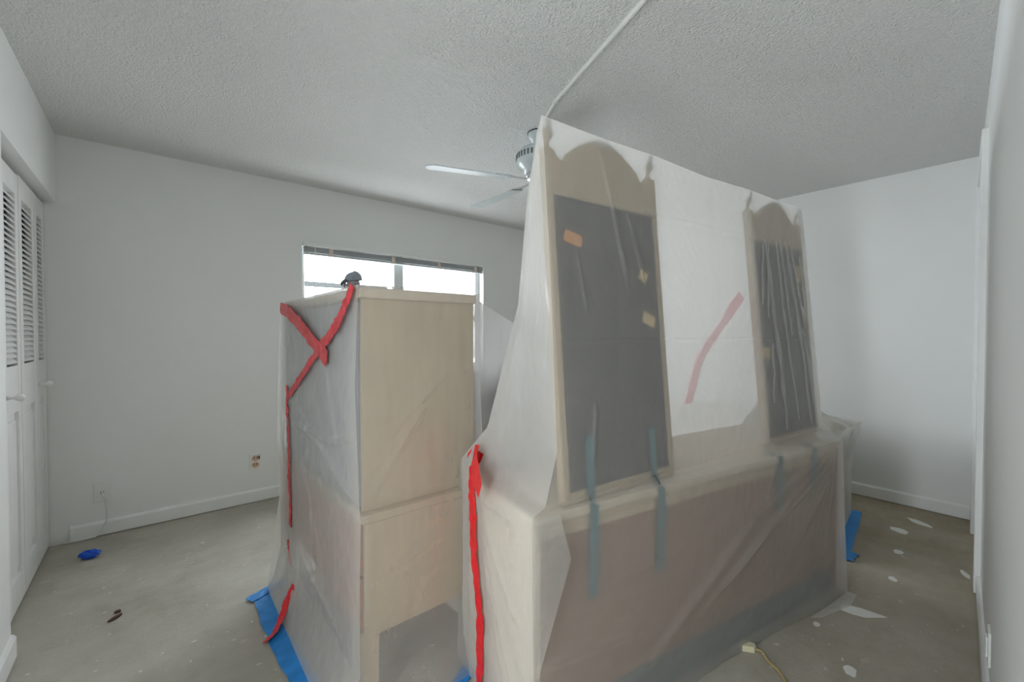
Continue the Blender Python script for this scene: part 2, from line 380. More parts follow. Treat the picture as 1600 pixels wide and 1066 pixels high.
# raised blind
bl = thing('window_blind', (1.79, YW-0.02, 1.9), 'raised grey mini blind bunched under its white headrail at the window top', 'blind')
MB().box(WX0+0.004, WX1-0.012, YW-0.028, YW+0.026, 1.962, 1.989, bev=0.003).build('headrail', 'trim', bl)
for i in range(9):
    z = 1.956 - i*0.0052
    MB().box(WX0+0.012, WX1-0.02, YW-0.024+0.002*(i % 2), YW+0.022, z-0.0016, z+0.0016).build('slat', 'slat', bl)
MB().box(WX0+0.012, WX1-0.02, YW-0.024, YW+0.022, 1.893, 1.908, bev=0.002).build('bottom_rail', 'slat', bl)
for x in (1.12, 1.66, 2.13, 2.56): MB().box(x-0.016, x+0.016, YW-0.031, YW-0.0255, 1.902, 1.957, bev=0.001).build('ladder_clip', 'clip', bl)
MB().tube([(WX0+0.09, YW-0.03, 1.96), (WX0+0.092, YW-0.03, 1.5), (WX0+0.09, YW-0.03, 1.0)], 0.003, 8).build('wand', 'plastic_white', bl)
# outlets
o1 = thing('wall_outlet', (-0.262, YW, 0.27), 'white cable wall plate with a plugged white cable near the closet', 'outlet')
MB().box(-0.302, -0.222, YW-0.006, YW, 0.212, 0.330, bev=0.002).build('cover_plate', 'plastic_white', o1)
MB().lathe([(0.0001, 0), (0.008, 0), (0.008, 0.016), (0.0001, 0.018)], (0, 0, 0), 14).build('temp', 'fan_metal')
j = bpy.data.objects['temp']; j.name = 'coax_jack'; j.data.name = 'coax_jack'; j.location = (-0.262, YW-0.006, 0.272); j.rotation_euler = (R(90), 0, 0); adopt(j, o1)
MB().tube([(-0.262, YW-0.022, 0.272), (-0.256, YW-0.040, 0.262), (-0.246, YW-0.042, 0.225), (-0.240, YW-0.036, 0.165), (-0.243, YW-0.03, 0.10), (-0.262, YW-0.026, 0.045), (-0.295, YW-0.026, 0.008), (-0.36, YW-0.03, 0.006), (-0.43, YW-0.02, 0.006)], 0.0045, 8).build('white_cable', 'plastic_white', o1, True)
o2 = thing('wall_outlet', (0.567, YW, 0.30), 'white power outlet with peach socket under the window wall', 'outlet')
MB().box(0.530, 0.606, YW-0.006, YW, 0.245, 0.362, bev=0.002).build('cover_plate', 'plastic_white', o2)
for z in (0.279, 0.328): MB().prism([(0.568+0.024*math.cos(t*math.pi/8), z+0.021*math.sin(t*math.pi/8)) for t in range(16)], YW-0.010, YW-0.005).build('socket', 'socket', o2)
for x, z in ((0.560, 0.332), (0.578, 0.332), (0.560, 0.284), (0.578, 0.284)): MB().box(x-0.0025, x+0.0025, YW-0.0106, YW-0.0098, z-0.007, z+0.007).build('slot', 'dark', o2)
MB().box(0.588, 0.596, YW-0.012, YW-0.006, 0.318, 0.344, bev=0.001).build('black_tab', 'dark', o2)
o3 = thing('wall_outlet', rw(2.12), 'white cover plate low on the near right wall', 'outlet')
MB().box(2.085, 2.155, 0, 0.007, 0.165, 0.280, F_RW, 0.002).build('cover_plate', 'plastic_white', o3)
MB().box(2.105, 2.135, 0.007, 0.012, 0.19, 0.255, F_RW, 0.001).build('rocker', 'plastic_white', o3)
# ---------------- ceiling raceway
rc = thing('cable_raceway', (1.5, 1.3, H), 'thin white cable raceway running across the ceiling to the fan', 'raceway')
def raceway(a, b_, wd_, nm):
    a = Vector((*a, 0)); b_ = Vector((*b_, 0)); dv = b_-a; nv = Vector((-dv.y, dv.x, 0)).normalized()
    f = lambda x, y, z: a + dv*x + nv*y + Vector((0, 0, z))
    MB().prism([(-wd_, H), (-wd_, H-0.010), (-wd_*0.6, H-0.016), (wd_*0.6, H-0.016), (wd_, H-0.010), (wd_, H)], 0, 1, f, 'yz').build(nm, 'rod', rc)
raceway((1.16, 0.38), (1.562, 1.528), 0.0065, 'channel'); raceway((1.560, 1.522), (1.70, 1.795), 0.0055, 'channel')
MB().box(1.552, 1.572, 1.516, 1.54, H-0.019, H, bev=0.003).build('joint_cover', 'rod', rc)
# ---------------- ceiling fan
FC = Vector((1.745, 1.845, 0))
fan = thing('ceiling_fan', (FC.x, FC.y, H), 'white ceiling fan with pale blades partly behind the plastic', 'fan')
MB().lathe([(0.0001, H-0.001), (0.062, H-0.001), (0.062, H-0.012), (0.055, H-0.035), (0.032, H-0.06), (0.014, H-0.064), (0.0001, H-0.064)], FC, 28).build('canopy', 'fan', fan, True)
MB().lathe([(0.066, H-0.0005), (0.066, H-0.006), (0.060, H-0.006)], FC, 28).build('canopy_gap_ring', 'fan_dark', fan)
MB().tube([FC+Vector((0, 0, H-0.05)), FC+Vector((0, 0, 2.33))], 0.012, 12).build('downrod', 'fan', fan, True)
MB().lathe([(0.0001, 2.365), (0.035, 2.365), (0.06, 2.352), (0.105, 2.338), (0.128, 2.315), (0.132, 2.285), (0.130, 2.262), (0.115, 2.240), (0.088, 2.215), (0.085, 2.196), (0.0001, 2.196)], FC, 40).build('motor_housing', 'fan', fan, True)
for k in range(36):
    a = 2*math.pi*k/36
    f = lambda x, y, z: FC + Vector((math.cos(a)*x - math.sin(a)*y, math.sin(a)*x + math.cos(a)*y, z))
    MB().box(0.1285, 0.1335, -0.0045, 0.0045, 2.274, 2.304, f).build('vent_slot', 'fan_dark', fan)
MB().lathe([(0.0001, 2.2), (0.078, 2.2), (0.078, 2.178), (0.055, 2.160), (0.0001, 2.152)], FC, 28).build('switch_housing', 'fan_metal', fan, True)
N = 14; outl = []
for i in range(N+1): outl.append((0.20+0.44*i/N*0.97, 0.052+0.017*i/N))
outl += [(0.645, 0.052), (0.66, 0.02), (0.66, -0.02), (0.645, -0.052)]
for i in range(N, -1, -1): outl.append((0.20+0.44*i/N*0.97, -0.052-0.017*i/N))
for az in (160.5, 88.5, 16.5, 304.5, 232.5):
    a = R(az)
    def fb(x, y, z, a=a):
        tlt = R(-11); yy = y*math.cos(tlt); zz = 2.158 + z + y*math.sin(tlt)
        return FC + Vector((math.cos(a)*x - math.sin(a)*yy, math.sin(a)*x + math.cos(a)*yy, zz))
    bo = MB().prism(outl, -0.003, 0.003, fb, 'xy').build('blade', 'fan', fan)
    me = MB(); me.prism([(0.07, -0.018), (0.15, -0.014), (0.20, -0.042), (0.27, -0.038), (0.285, 0), (0.27, 0.038), (0.20, 0.042), (0.15, 0.014), (0.07, 0.018)], 0.004, 0.009, fb, 'xy')
    io = me.build('blade_iron', 'fan_metal'); io.parent = bo; io.matrix_parent_inverse = Matrix.Identity(4)

# ------------------------------------------------------------------ film helpers
def wr(a, b_, seed, ang, st, sc):
    ca, sa = math.cos(ang), math.sin(ang)
    x = (ca*a + sa*b_)*sc*st; y = (-sa*a + ca*b_)*sc
    nz = noise.noise(Vector((x, y, seed)))
    return 1.0 - 2.2*abs(nz)
def lerp_ctrl(ctrl, tvals, k):
    # ctrl: list of rows of Vectors; piecewise-linear sample
    pass
def patch(mb, ctrl, nu, nv, amp=0.006, seed=0.0, ang=0.0, st=0.25, sc=9.0, pin=(1, 1, 1, 1), taper=0.05, soft=0.0, folds=()):
    """ctrl[r][c] control points; dense grid with wrinkles, pinned at (row0,rowN,col0,colN)"""
    Rn, Cn = len(ctrl), len(ctrl[0])
    # arc-length parameters from the middle row / column
    def par(pts):
        d = [0.0]
        for p, q in zip(pts[:-1], pts[1:]): d.append(d[-1] + max((q-p).length, 1e-4))
        return d
    cr = par([ctrl[r][Cn//2] for r in range(Rn)]); cc = par([ctrl[Rn//2][c] for c in range(Cn)])
    LR, LC = cr[-1], cc[-1]
    def loc(d, t):
        for i in range(len(d)-1):
            if t <= d[i+1] or i == len(d)-2: return i, (t-d[i])/(d[i+1]-d[i])
    P = []
    for i in range(nu+1):
        t = LR*i/nu; ri, rf = loc(cr, t); row = []
        for j in range(nv+1):
            s = LC*j/nv; ci, cf = loc(cc, s)
            a = ctrl[ri][ci].lerp(ctrl[ri][ci+1], cf); b_ = ctrl[ri+1][ci].lerp(ctrl[ri+1][ci+1], cf)
            row.append(a.lerp(b_, rf))
        P.append(row)
    # smooth interior creases a little
    for _ in range(int(soft)):
        Q = [r[:] for r in P]
        for i in range(1, nu):
            for j in range(1, nv):
                Q[i][j] = (P[i-1][j]+P[i+1][j]+P[i][j-1]+P[i][j+1]+P[i][j]*2)/6
        P = Q
    out = []
    for i in range(nu+1):
        row = []
        for j in range(nv+1):
            du = P[min(i+1, nu)][j]-P[max(i-1, 0)][j]; dv = P[i][min(j+1, nv)]-P[i][max(j-1, 0)]
            nn = du.cross(dv)
            nn = nn.normalized() if nn.length > 1e-9 else Vector((0, 0, 1))
            t, s = LR*i/nu, LC*j/nv; e = 1.0
            if pin[0]: e = min(e, t/taper)
            if pin[1]: e = min(e, (LR-t)/taper)
            if pin[2]: e = min(e, s/taper)
            if pin[3]: e = min(e, (LC-s)/taper)
            e = max(0.0, min(1.0, e))
            h = amp*(0.7*wr(t, s, seed, ang, st, sc) + 0.35*wr(t, s, seed+5.3, ang+0.5, st*1.6, sc*2.1) + 0.16*wr(t, s, seed+9.1, ang-0.6, 0.6, sc*4.3))
            for A_, B_, w_, h_ in folds:
                ab = B_-A_; q_ = P[i][j]-A_; tt = max(0.0, min(1.0, q_.dot(ab)/ab.length_squared)); dd_ = (q_-ab*tt).length/w_
                if dd_ < 3: h += h_*math.exp(-dd_*dd_)*min(1.0, 6*tt+0.15, 6*(1-tt)+0.15)
            row.append(P[i][j] + nn*h*e)
        out.append(row)
    mb.grid(out)
def ribbon(pts, nrm, width, name, mat, parent, wob=0.002, thick=0.0012, seed=0, n=6):
    """tape strip along pts on a surface with normal nrm"""
    pts = [Vector(p) for p in pts]; nv = Vector(nrm).normalized(); dense = []
    for a, b_ in zip(pts[:-1], pts[1:]):
        for k in range(n): dense.append(a.lerp(b_, k/n))
    dense.append(pts[-1]); rows = []
    for i, p in enumerate(dense):
        d = (dense[min(i+1, len(dense)-1)] - dense[max(i-1, 0)]).normalized(); s = nv.cross(d).normalized()
        wv = width*(0.5 + 0.10*noise.noise(Vector((i*0.55, seed, 1.7))) )
        l_ = [p + s*(wv*k) + nv*(wob*noise.noise(Vector((i*0.9, k*2.0+seed, 3.1)))) for k in (-1, -0.35, 0.35, 1)]
        rows.append(l_)
    mb = MB(); mb.grid(rows); mb.grid([[q - nv*thick for q in r_] for r_ in rows])
    return mb.build(name, mat, parent)

# ------------------------------------------------------------------ dresser frame (u along its back, v into the room, z up)
AU = R(-10.2); A0 = Vector((0.827, 0.890, 0)); UU = Vector((math.cos(AU), math.sin(AU), 0)); VV = Vector((-math.sin(AU), math.cos(AU), 0))
FD = lambda u, v, z: A0 + UU*u + VV*v + Vector((0, 0, z))
DL, DD, DH = 1.765, 0.46, 0.735
dr = thing('dresser', FD(DL/2, DD/2, 0), 'long low wooden dresser with brown back under the plastic sheet', 'dresser')
MB().box(0.012, DL-0.012, 0.004, 0.012, 0.135, DH-0.075, FD).build('back_panel', 'hardboard', dr)
MB().box(0.02, DL-0.02, 0.012, 0.030, 0.015, 0.135, FD, 0.003).build('lower_back_board', 'bluegrey', dr)
MB().box(0, 0.022, 0.0, DD, 0.015, DH-0.03, FD, 0.002).build('side_panel', 'pale', dr)
MB().box(DL-0.022, DL, 0.0, DD, 0.015, DH-0.03, FD, 0.002).build('side_panel', 'wood', dr)
MB().box(-0.008, DL+0.008, -0.006, DD+0.015, DH-0.03, DH, FD, 0.006).build('dresser_top', 'pale', dr)
MB().box(0.012, DL-0.012, 0.0, 0.012, DH-0.075, DH-0.03, FD, 0.002).build('back_rail', 'beige', dr)
for i in range(3):
    for k in range(3):
        u0 = 0.03+i*(DL-0.06)/3; z0 = 0.10+k*0.2
        dw = MB().box(u0+0.008, u0+(DL-0.06)/3-0.008, DD-0.012, DD+0.006, z0, z0+0.185, FD, 0.004).build('drawer', 'wood', dr)
MB().box(0.03, DL-0.03, DD-0.03, DD-0.012, 0.02, DH-0.03, FD).build('front_frame', 'wood', dr)
for u in (0.02, DL-0.07):
    for v in (0.032, DD-0.08): MB().box(u, u+0.05, v, v+0.05, 0.0, 0.02, FD).build('foot', 'wood', dr)
# ------------------------------------------------------------------ two mirrors leaning on the dresser
MBASE = Vector((0.944, 0.883, 0.737)); MA = R(-6.06); LEAN = 0.09
MUx = Vector((math.cos(MA), math.sin(MA), 0)); MV = Vector((-math.sin(MA), math.cos(MA), 0)); MZ = (Vector((0, 0, 1)) + MV*LEAN)
def arch_outline(w_, hb):
    # pediment outline from (0,hb) up: post, scoop, shoulder, arch, mirrored
    L = [(0, hb), (0, 1.118), (0.040, 1.118)]
    L += [(0.046, 1.104), (0.058, 1.093), (0.072, 1.090), (0.086, 1.096), (0.098, 1.110), (0.103, 1.124), (0.112, 1.128)]
    half = w_/2
    for i in range(1, 9):
        t = i/8; L.append((0.112 + (half-0.112)*t, 1.128 + 0.066*math.sin(t*math.pi/2)**0.9))
    return L + [(w_-x, z) for x, z in L[::-1][1:]]
FINIAL = [(0.0001, 0), (0.019, 0), (0.019, 0.006), (0.010, 0.014), (0.008, 0.022), (0.012, 0.030), (0.021, 0.042), (0.022, 0.050), (0.015, 0.062), (0.008, 0.070), (0.012, 0.077), (0.011, 0.084), (0.0001, 0.088)]
def mirror(u0, w_, label, stickers):
    f = lambda x, y, z: MBASE + MUx*(u0+x) + MV*y + MZ*z
    r = thing('tall_mirror', f(w_/2, 0.0, 0), label, 'mirror', None)
    MB().box(0.024, w_-0.024, 0.002, 0.012, 0.02, 0.975, f).build('grey_backing', 'backing', r)
    MB().box(0.0, 0.028, 0.0, 0.030, 0.0, 0.97, f, 0.003).build('frame_stile', 'beige', r)
    MB().box(w_-0.028, w_, 0.0, 0.030, 0.0, 0.97, f, 0.003).build('frame_stile', 'beige', r)
    MB().box(0.028, w_-0.028, 0.0, 0.030, 0.0, 0.036, f, 0.003).build('frame_rail', 'beige', r)
    MB().prism(arch_outline(w_, 0.97), 0.0, 0.028, f, 'xz').build('arched_pediment', 'beige', r)
    for x in (0.021, w_-0.021):
        mb = MB(); mb.lathe(FINIAL, (0, 0, 0), 16)
        for v_ in mb.bm.verts: v_.co = f(x + v_.co.x, 0.014 + v_.co.y*0.6, 1.118 + v_.co.z)
        mb.build('finial', 'beige', r, True)
    MB().box(0.028, w_-0.028, 0.016, 0.021, 0.036, 0.97, f).build('mirror_glass', 'fan_metal', r)
    for (x, z, a, b_, rot, mt) in stickers:
        ca, sa = math.cos(rot), math.sin(rot)
        fs = lambda p, q, s: f(x + ca*p - sa*s, q, z + sa*p + ca*s)
        MB().box(-a/2, a/2, -0.001, 0.002, -b_/2, b_/2, fs).build('card_patch', mt, r)
    return r
mirror(0.0, 0.54, 'arched mirror seen from behind, nearer the camera, with orange card patches', [(0.10, 0.835, 0.075, 0.040, -0.2, 'sticker'), (0.435, 0.735, 0.040, 0.038, -0.45, 'sticker2'), (0.452, 0.575, 0.066, 0.042, -0.35, 'sticker2')])
mirror(1.236, 0.54, 'arched mirror seen from behind, farther away near the end wall', [(0.46, 0.84, 0.045, 0.09, 0.0, 'sticker2'), (0.49, 0.64, 0.03, 0.06, 0.0, 'flake'), (0.055, 0.435, 0.07, 0.05, -0.1, 'sticker2')])
# teal tape strips that hold the mirrors to the dresser back
def mz(u, z):  # front face of the mirror plane at dresser u, height z
    return None
def tape_strip(u, zt, zb, lab):
    # upper part on mirror, lower part on dresser back
    fm = lambda x, h: MBASE + MUx*x + MZ*h - MV*0.004
    up = [fm(u[0], zt), fm(u[1], 0.06), fm(u[1], 0.012)]
    lo = FD(u[2], -0.009, DH-0.002), FD(u[2], -0.0085, DH-0.09), FD(u[3], -0.004, zb)
    o = ribbon(up + list(lo), -MV - Vector((0, 0, 0.05)), 0.036, 'tape_strip', 'teal', None, 0.0008, 0.0008, seed=zt*9)
    tag(o, lab, 'tape', 'teal tape strips behind the plastic')
tape_strip((0.115, 0.11, 0.215, 0.215), 0.20, 0.44, 'teal tape strip left of the two on the nearer mirror')
tape_strip((0.42, 0.42, 0.515, 0.51), 0.19, 0.44, 'teal tape strip right of the two on the nearer mirror')
def low_strip(u, zb, lab):
    o = ribbon([FD(u, 0.06, DH+0.002), FD(u, -0.006, DH+0.003)], (0, 0, 1), 0.036, 'tape_strip', 'teal', None, 0.0006, 0.0008, seed=u)
    tag(o, lab, 'tape', 'teal tape strips behind the plastic')
    b_ = ribbon([FD(u, -0.0085, DH+0.001), FD(u, -0.0085, DH-0.06), FD(u, -0.003, zb)], -VV, 0.036, 'hanging_end', 'teal', None, 0.0006, 0.0008, seed=u+1)
    b_.parent = o
low_strip(1.245, 0.50, 'teal tape strip left of the two under the farther mirror')
low_strip(1.53, 0.56, 'teal tape strip right of the two under the farther mirror')
# ------------------------------------------------------------------ plastic sheet over dresser and mirrors
def fM(x, h, off=-0.013): return MBASE + MUx*x + MZ*h + MV*off
ML, MR = -0.012, 1.788
def front_row(z):
    pass
sh = thing('plastic_sheet', FD(DL/2, DD/2, 0), 'large translucent plastic sheet draped over the mirrors and dresser', 'plastic sheet')
ZT = 1.216
us = [0.0, 0.15, 0.3, 0.5, 0.7, 0.85, 1.0]
def seg(a, b_): return [a.lerp(b_, t) for t in us]
fl0 = [FD(-0.022+ (DL+0.044)*t, -0.035 - 0.012*math.sin(t*9), 0.004) for t in us]
fl1 = seg(FD(-0.020, -0.024, 0.38), FD(DL+0.020, -0.024, 0.38))
fl2 = seg(FD(-0.018, -0.016, DH+0.008), FD(DL+0.014, -0.016, DH+0.008))
fr0 = seg(fM(ML-0.07, 0.022), fM(MR+0.01, 0.022))
fr1 = seg(fM(ML-0.015, 0.17), fM(MR+0.012, 0.17))
fr2 = seg(fM(ML-0.004, 0.60), fM(MR+0.006, 0.60))
fr3 = seg(fM(ML, 1.05), fM(MR, 1.05))
zs = [1.212, 1.207, 1.212, 1.200, 1.212, 1.207, 1.212]
fr4 = [fM(ML + (MR-ML)*t, h, -0.011) for t, h in zip([0, 0.151, 0.302, 0.5, 0.696, 0.849, 1.0], zs)]
def ff(a, b_, w_, h_): return (FD(a[0], -0.02, a[1]), FD(b_[0], -0.02, b_[1]), w_, h_)
FOLD = [ff((1.631, 0.724), (1.045, 0.517), 0.016, -0.014), ff((1.045, 0.517), (0.359, 0.127), 0.018, -0.016), ff((1.662, 0.705), (0.692, 0.24), 0.014, -0.012), ff((1.681, 0.656), (1.136, 0.443), 0.012, -0.011),
        ff((1.136, 0.443), (0.802, 0.302), 0.012, -0.009), ff((1.695, 0.623), (1.334, 0.313), 0.012, -0.010), ff((1.70, 0.66), (1.45, 0.22), 0.010, -0.008), ff((1.71, 0.68), (1.60, 0.25), 0.010, -0.008), ff((0.0, 0.31), (0.40, 0.285), 0.014, -0.008),
        ff((0.0, 0.66), (0.10, 0.61), 0.012, -0.010), ff((0.0, 0.735), (0.45, 0.725), 0.010, -0.006)]
mb = MB(); patch(mb, [fl0, fl1, fl2], 90, 190, 0.005, 1.0, 0.95, 0.13, 4.0, pin=(0, 1, 1, 1), folds=FOLD)
def fg(a, b_, w_, h_): return (fM(*a), fM(*b_), w_, h_)
FOLDM = [fg((0.235, 1.16), (0.335, 0.70), 0.006, -0.010), fg((0.36, 0.95), (0.43, 0.70), 0.005, -0.007), fg((0.105, 0.78), (0.13, 0.60), 0.005, -0.005), fg((0.145, 0.30), (0.12, 0.12), 0.005, -0.006),
         fg((-0.01, 0.50), (1.78, 0.50), 0.0035, -0.004), fg((-0.01, 0.965), (1.78, 0.985), 0.0035, -0.003)]
patch(mb, [fl2, fr0, fr1, fr2, fr3, fr4], 190, 380, 0.0025, 4.0, 0.06, 0.10, 6.0, pin=(1, 1, 1, 1), folds=FOLDM)
mb.build('front_film', 'film_front', sh, True)
# gathered pleats of doubled film hanging over the farther mirror
def pleat(mb, pts, w_, seed):
    rows = []; n_ = 26
    for i in range(n_+1):
        t = i/n_; k = t*(len(pts)-1); a = int(min(k, len(pts)-2)); f_ = k-a
        x = pts[a][0] + (pts[a+1][0]-pts[a][0])*f_ + 0.012*noise.noise(Vector((t*4, seed, 0))) + 0.005*noise.noise(Vector((t*13, seed, 2))); h = pts[a][1] + (pts[a+1][1]-pts[a][1])*f_
        ww = w_*(0.25 + 0.75*math.sin(math.pi*min(1, 0.06+t*0.94))**0.5)*(1 + 0.9*noise.noise(Vector((t*9, seed, 4))))
        rows.append([fM(x + ww*c_, h, -0.0165 - 0.004*(1-4*c_*c_)) for c_ in (-0.5, -0.2, 0.2, 0.5)])
    mb.grid(rows)
for q_, (pts, w_) in enumerate([([(1.335, 0.985), (1.37, 0.62), (1.395, 0.30), (1.40, 0.06)], 0.022), ([(1.315, 0.96), (1.285, 0.80), (1.262, 0.66)], 0.012), ([(1.36, 0.97), (1.33, 0.75), (1.31, 0.6)], 0.010), ([(1.45, 0.99), (1.465, 0.66), (1.50, 0.36), (1.53, 0.10)], 0.013),
        ([(1.545, 1.0), (1.60, 0.70), (1.635, 0.45), (1.665, 0.06)], 0.020), ([(1.49, 1.0), (1.52, 0.75), (1.535, 0.52)], 0.010), ([(1.60, 0.98), (1.655, 0.72), (1.69, 0.52)], 0.011), ([(1.655, 0.55), (1.70, 0.32), (1.735, 0.10)], 0.024), ([(1.335, 0.48), (1.295, 0.20)], 0.010), ([(1.69, 0.93), (1.715, 0.66)], 0.010)]):
    mb = MB(); pleat(mb, pts, w_*1.7, q_*3.7); mb.build('pleat', 'film_front', sh, True)
# doubled-over flap at the near corner
mb = MB(); patch(mb, [[FD(-0.020, -0.034, 0.30), FD(-0.010, -0.036, 0.295)], [FD(-0.021, -0.030, 0.47), FD(0.055, -0.036, 0.47)], [FD(-0.021, -0.028, 0.62), FD(0.105, -0.036, 0.605)], [FD(-0.020, -0.022, 0.735), FD(0.070, -0.026, 0.74)]], 50, 20, 0.004, 3.3, 1.2, 0.3, 9); mb.build('corner_flap', 'film_front', sh, True)
# back (window side) film
bk1 = seg(fM(ML-0.005, 1.0, 0.075), fM(MR+0.005, 1.0, 0.075)); bk2 = seg(fM(ML-0.03, 0.62, 0.13), fM(MR+0.02, 0.62, 0.10))
bk3 = seg(FD(0.02, 0.34, 0.93), FD(DL+0.05, 0.37, 0.93)); bk4 = seg(FD(-0.020, DD+0.035, DH+0.012), FD(DL+0.02, DD+0.035, DH+0.012))
bk5 = seg(FD(-0.022, DD+0.040, 0.4), FD(DL+0.022, DD+0.040, 0.4)); bk6 = seg(FD(-0.024, DD+0.06, 0.004), FD(DL+0.024, DD+0.06, 0.004))
mb = MB(); patch(mb, [fr4, bk1, bk2, bk3, bk4, bk5, bk6], 90, 70, 0.006, 7.0, 0.1, 0.2, 7.0); mb.build('back_film', 'film_back', sh, True)
# left end
def fe(a, b_, w_, h_): return (FD(-0.021, *a), FD(-0.021, *b_), w_, h_)
FOLDE = [fe((0.27, 0.64), (0.04, 0.40), 0.016, 0.012), fe((0.27, 0.50), (0.03, 0.14), 0.018, 0.013), fe((0.26, 0.58), (0.12, 0.30), 0.013, 0.009), fe((0.02, 0.66), (0.10, 0.645), 0.008, 0.009), fe((0.02, 0.60), (0.11, 0.57), 0.009, 0.009),
         fe((0.02, 0.53), (0.11, 0.505), 0.008, 0.009), fe((0.02, 0.46), (0.09, 0.43), 0.008, 0.008), fe((0.05, 0.715), (0.30, 0.70), 0.014, 0.016), fe((0.22, 0.36), (0.06, 0.06), 0.014, 0.010), fe((0.10, 0.95), (0.27, 0.80), 0.012, 0.010), fe((0.20, 1.05), (0.05, 0.82), 0.010, 0.009), fe((0.44, 0.7), (0.43, 0.1), 0.012, 0.014)]
def endcols(rows, k, bul):
    out = []
    for a, b_ in rows:
        out.append([a.lerp(b_, t) for t in (0, 0.33, 0.66, 1.0)])
    return out
L_rows = [(fl0[0], bk6[0]), (fl1[0], bk5[0]), (fl2[0], bk4[0]), (fr0[0], bk4[0]+Vector((0, 0, 0.03))), (fr1[0], bk3[0]), (fr2[0], bk2[0]), (fr3[0], bk1[0]), (fr4[0], fr4[0]+MV*0.004)]
mb = MB(); patch(mb, endcols(L_rows, 0, 0), 130, 60, 0.008, 11.0, 0.55, 0.25, 6.0, taper=0.06, folds=FOLDE); mb.build('left_end_film', 'film_side', sh, True)
R_rows = []
for k, (a, b_) in enumerate([(fl0[-1], bk6[-1]), (fl1[-1], bk5[-1]), (fl2[-1], bk4[-1]), (fr0[-1], bk4[-1]+Vector((0, 0, 0.03))), (fr1[-1], bk3[-1]), (fr2[-1], bk2[-1]), (fr3[-1], bk1[-1]), (fr4[-1], fr4[-1]+MV*0.004)]):
    mid = a.lerp(b_, 0.35); mid2 = a.lerp(b_, 0.7)
    if k in (2, 3, 4): mid = mid + UU*0.12
    R_rows.append([a, mid, mid2, b_])
mb = MB(); patch(mb, R_rows, 90, 30, 0.009, 14.0, 0.3, 0.25, 8.0, taper=0.06); mb.build('right_end_film', 'film_side', sh, True)
# loose hem on the floor at the far corner
mb = MB(); patch(mb, [[FD(DL-0.35, -0.05, 0.004), FD(DL-0.15, -0.05, 0.006), FD(DL+0.02, -0.04, 0.006)], [FD(DL-0.30, -0.075, 0.004), FD(DL-0.1, -0.10, 0.005), FD(DL+0.03, -0.075, 0.004)]], 8, 24, 0.004, 2.0, 0, 0.4, 9); mb.build('hem', 'film_side', sh, True)
# red tape on its left end
def fE(v, z, o=-0.034): return FD(o, v, z)
ribbon([fE(0.350, 0.84, -0.005), fE(0.352, 0.78), fE(0.362, 0.717), fE(0.350, 0.60), fE(0.346, 0.49), fE(0.315, 0.37), fE(0.292, 0.28), fE(0.296, 0.16), fE(0.288, 0.01, -0.04)], -UU, 0.052, 'red_tape', 'red', sh, 0.006, seed=2)
def flap(pts, name, mat, parent, off=0.001):
    mb = MB(); vs = [mb.bm.verts.new(p) for p in pts]; mb.bm.faces.new(vs)
    vs2 = [mb.bm.verts.new(p - UU*off) for p in pts]; mb.bm.faces.new(vs2[::-1])
    for i in range(len(vs)): k = (i+1) % len(vs); mb.bm.faces.new([vs[i], vs2[i], vs2[k], vs[k]])
    return mb.build(name, mat, parent)
flap([fE(0.375, 0.862, -0.012), fE(0.335, 0.870, -0.015), fE(0.300, 0.845, -0.04), fE(0.240, 0.82, -0.06), fE(0.190, 0.785, -0.075), fE(0.215, 0.735, -0.075), fE(0.310, 0.765, -0.055), fE(0.345, 0.795, -0.04)], 'red_tape_flap', 'red', sh)
flap([fE(0.398, 0.828, -0.03), fE(0.375, 0.850, -0.025), fE(0.372, 0.838, -0.03), fE(0.392, 0.812, -0.035)], 'red_tape_flap', 'red', sh)
# red tape on the window side of it
bkp = lambda u, z: FD(u, 0.0, 0) + VV*(0.115 + (1.9-z)*0.24 + 0.02) + Vector((0, 0, z))
ribbon([bkp(1.36, 1.45), bkp(1.18, 1.22), bkp(1.13, 1.14), bkp(1.12, 0.92)], VV, 0.06, 'red_tape', 'red_sheer', sh, 0.002, seed=5)

# ------------------------------------------------------------------ wardrobe (chest on chest)
AX0, AX1, AY0, AY1, AZ = 0.514, 0.970, 1.400, 2.475, 1.414
ar = thing('wardrobe', ((AX0+AX1)/2, (AY0+AY1)/2, 0), 'tall beige wardrobe on legs wrapped in plastic below the window', 'wardrobe')
MB().box(AX0+0.010, AX1, AY0, AY0+0.02, 0.666, AZ-0.035, bev=0.002).build('side_panel', 'beige', ar)
MB().box(AX0+0.010, AX1, AY1-0.02, AY1, 0.666, AZ-0.035, bev=0.002).build('side_panel', 'beige', ar)
MB().box(AX1-0.012, AX1, AY0+0.02, AY1-0.02, 0.666, AZ-0.035).build('back_panel', 'hardboard', ar)
MB().box(AX0-0.002, AX1+0.008, AY0-0.010, AY1+0.010, AZ-0.035, AZ, bev=0.006).build('cornice', 'pale', ar)
for y0, y1 in ((AY0+0.024, (AY0+AY1)/2-0.003), ((AY0+AY1)/2+0.003, AY1-0.024)):
    dd = MB().box(AX0+0.006, AX0+0.026, y0, y1, 0.681, AZ-0.045, bev=0.003).build('door', 'greydoor', ar)
    k = MB(); k.lathe([(0.0001, 0), (0.009, 0), (0.006, 0.008), (0.011, 0.016), (0.0001, 0.020)], (0, 0, 0), 12)
    yk = y1-0.03 if y0 < 1.8 else y0+0.03
    for v_ in k.bm.verts: v_.co = Vector((AX0+0.006-v_.co.z*0.5, yk+v_.co.y, 1.05+v_.co.x))
    ko = k.build('knob', 'fan_metal'); ko.parent = dd; ko.matrix_parent_inverse = Matrix.Identity(4)
MB().box(AX0-0.004, AX1+0.006, AY0-0.034, AY1+0.03, 0.637, 0.666, bev=0.005).build('waist_moulding', 'beige', ar)
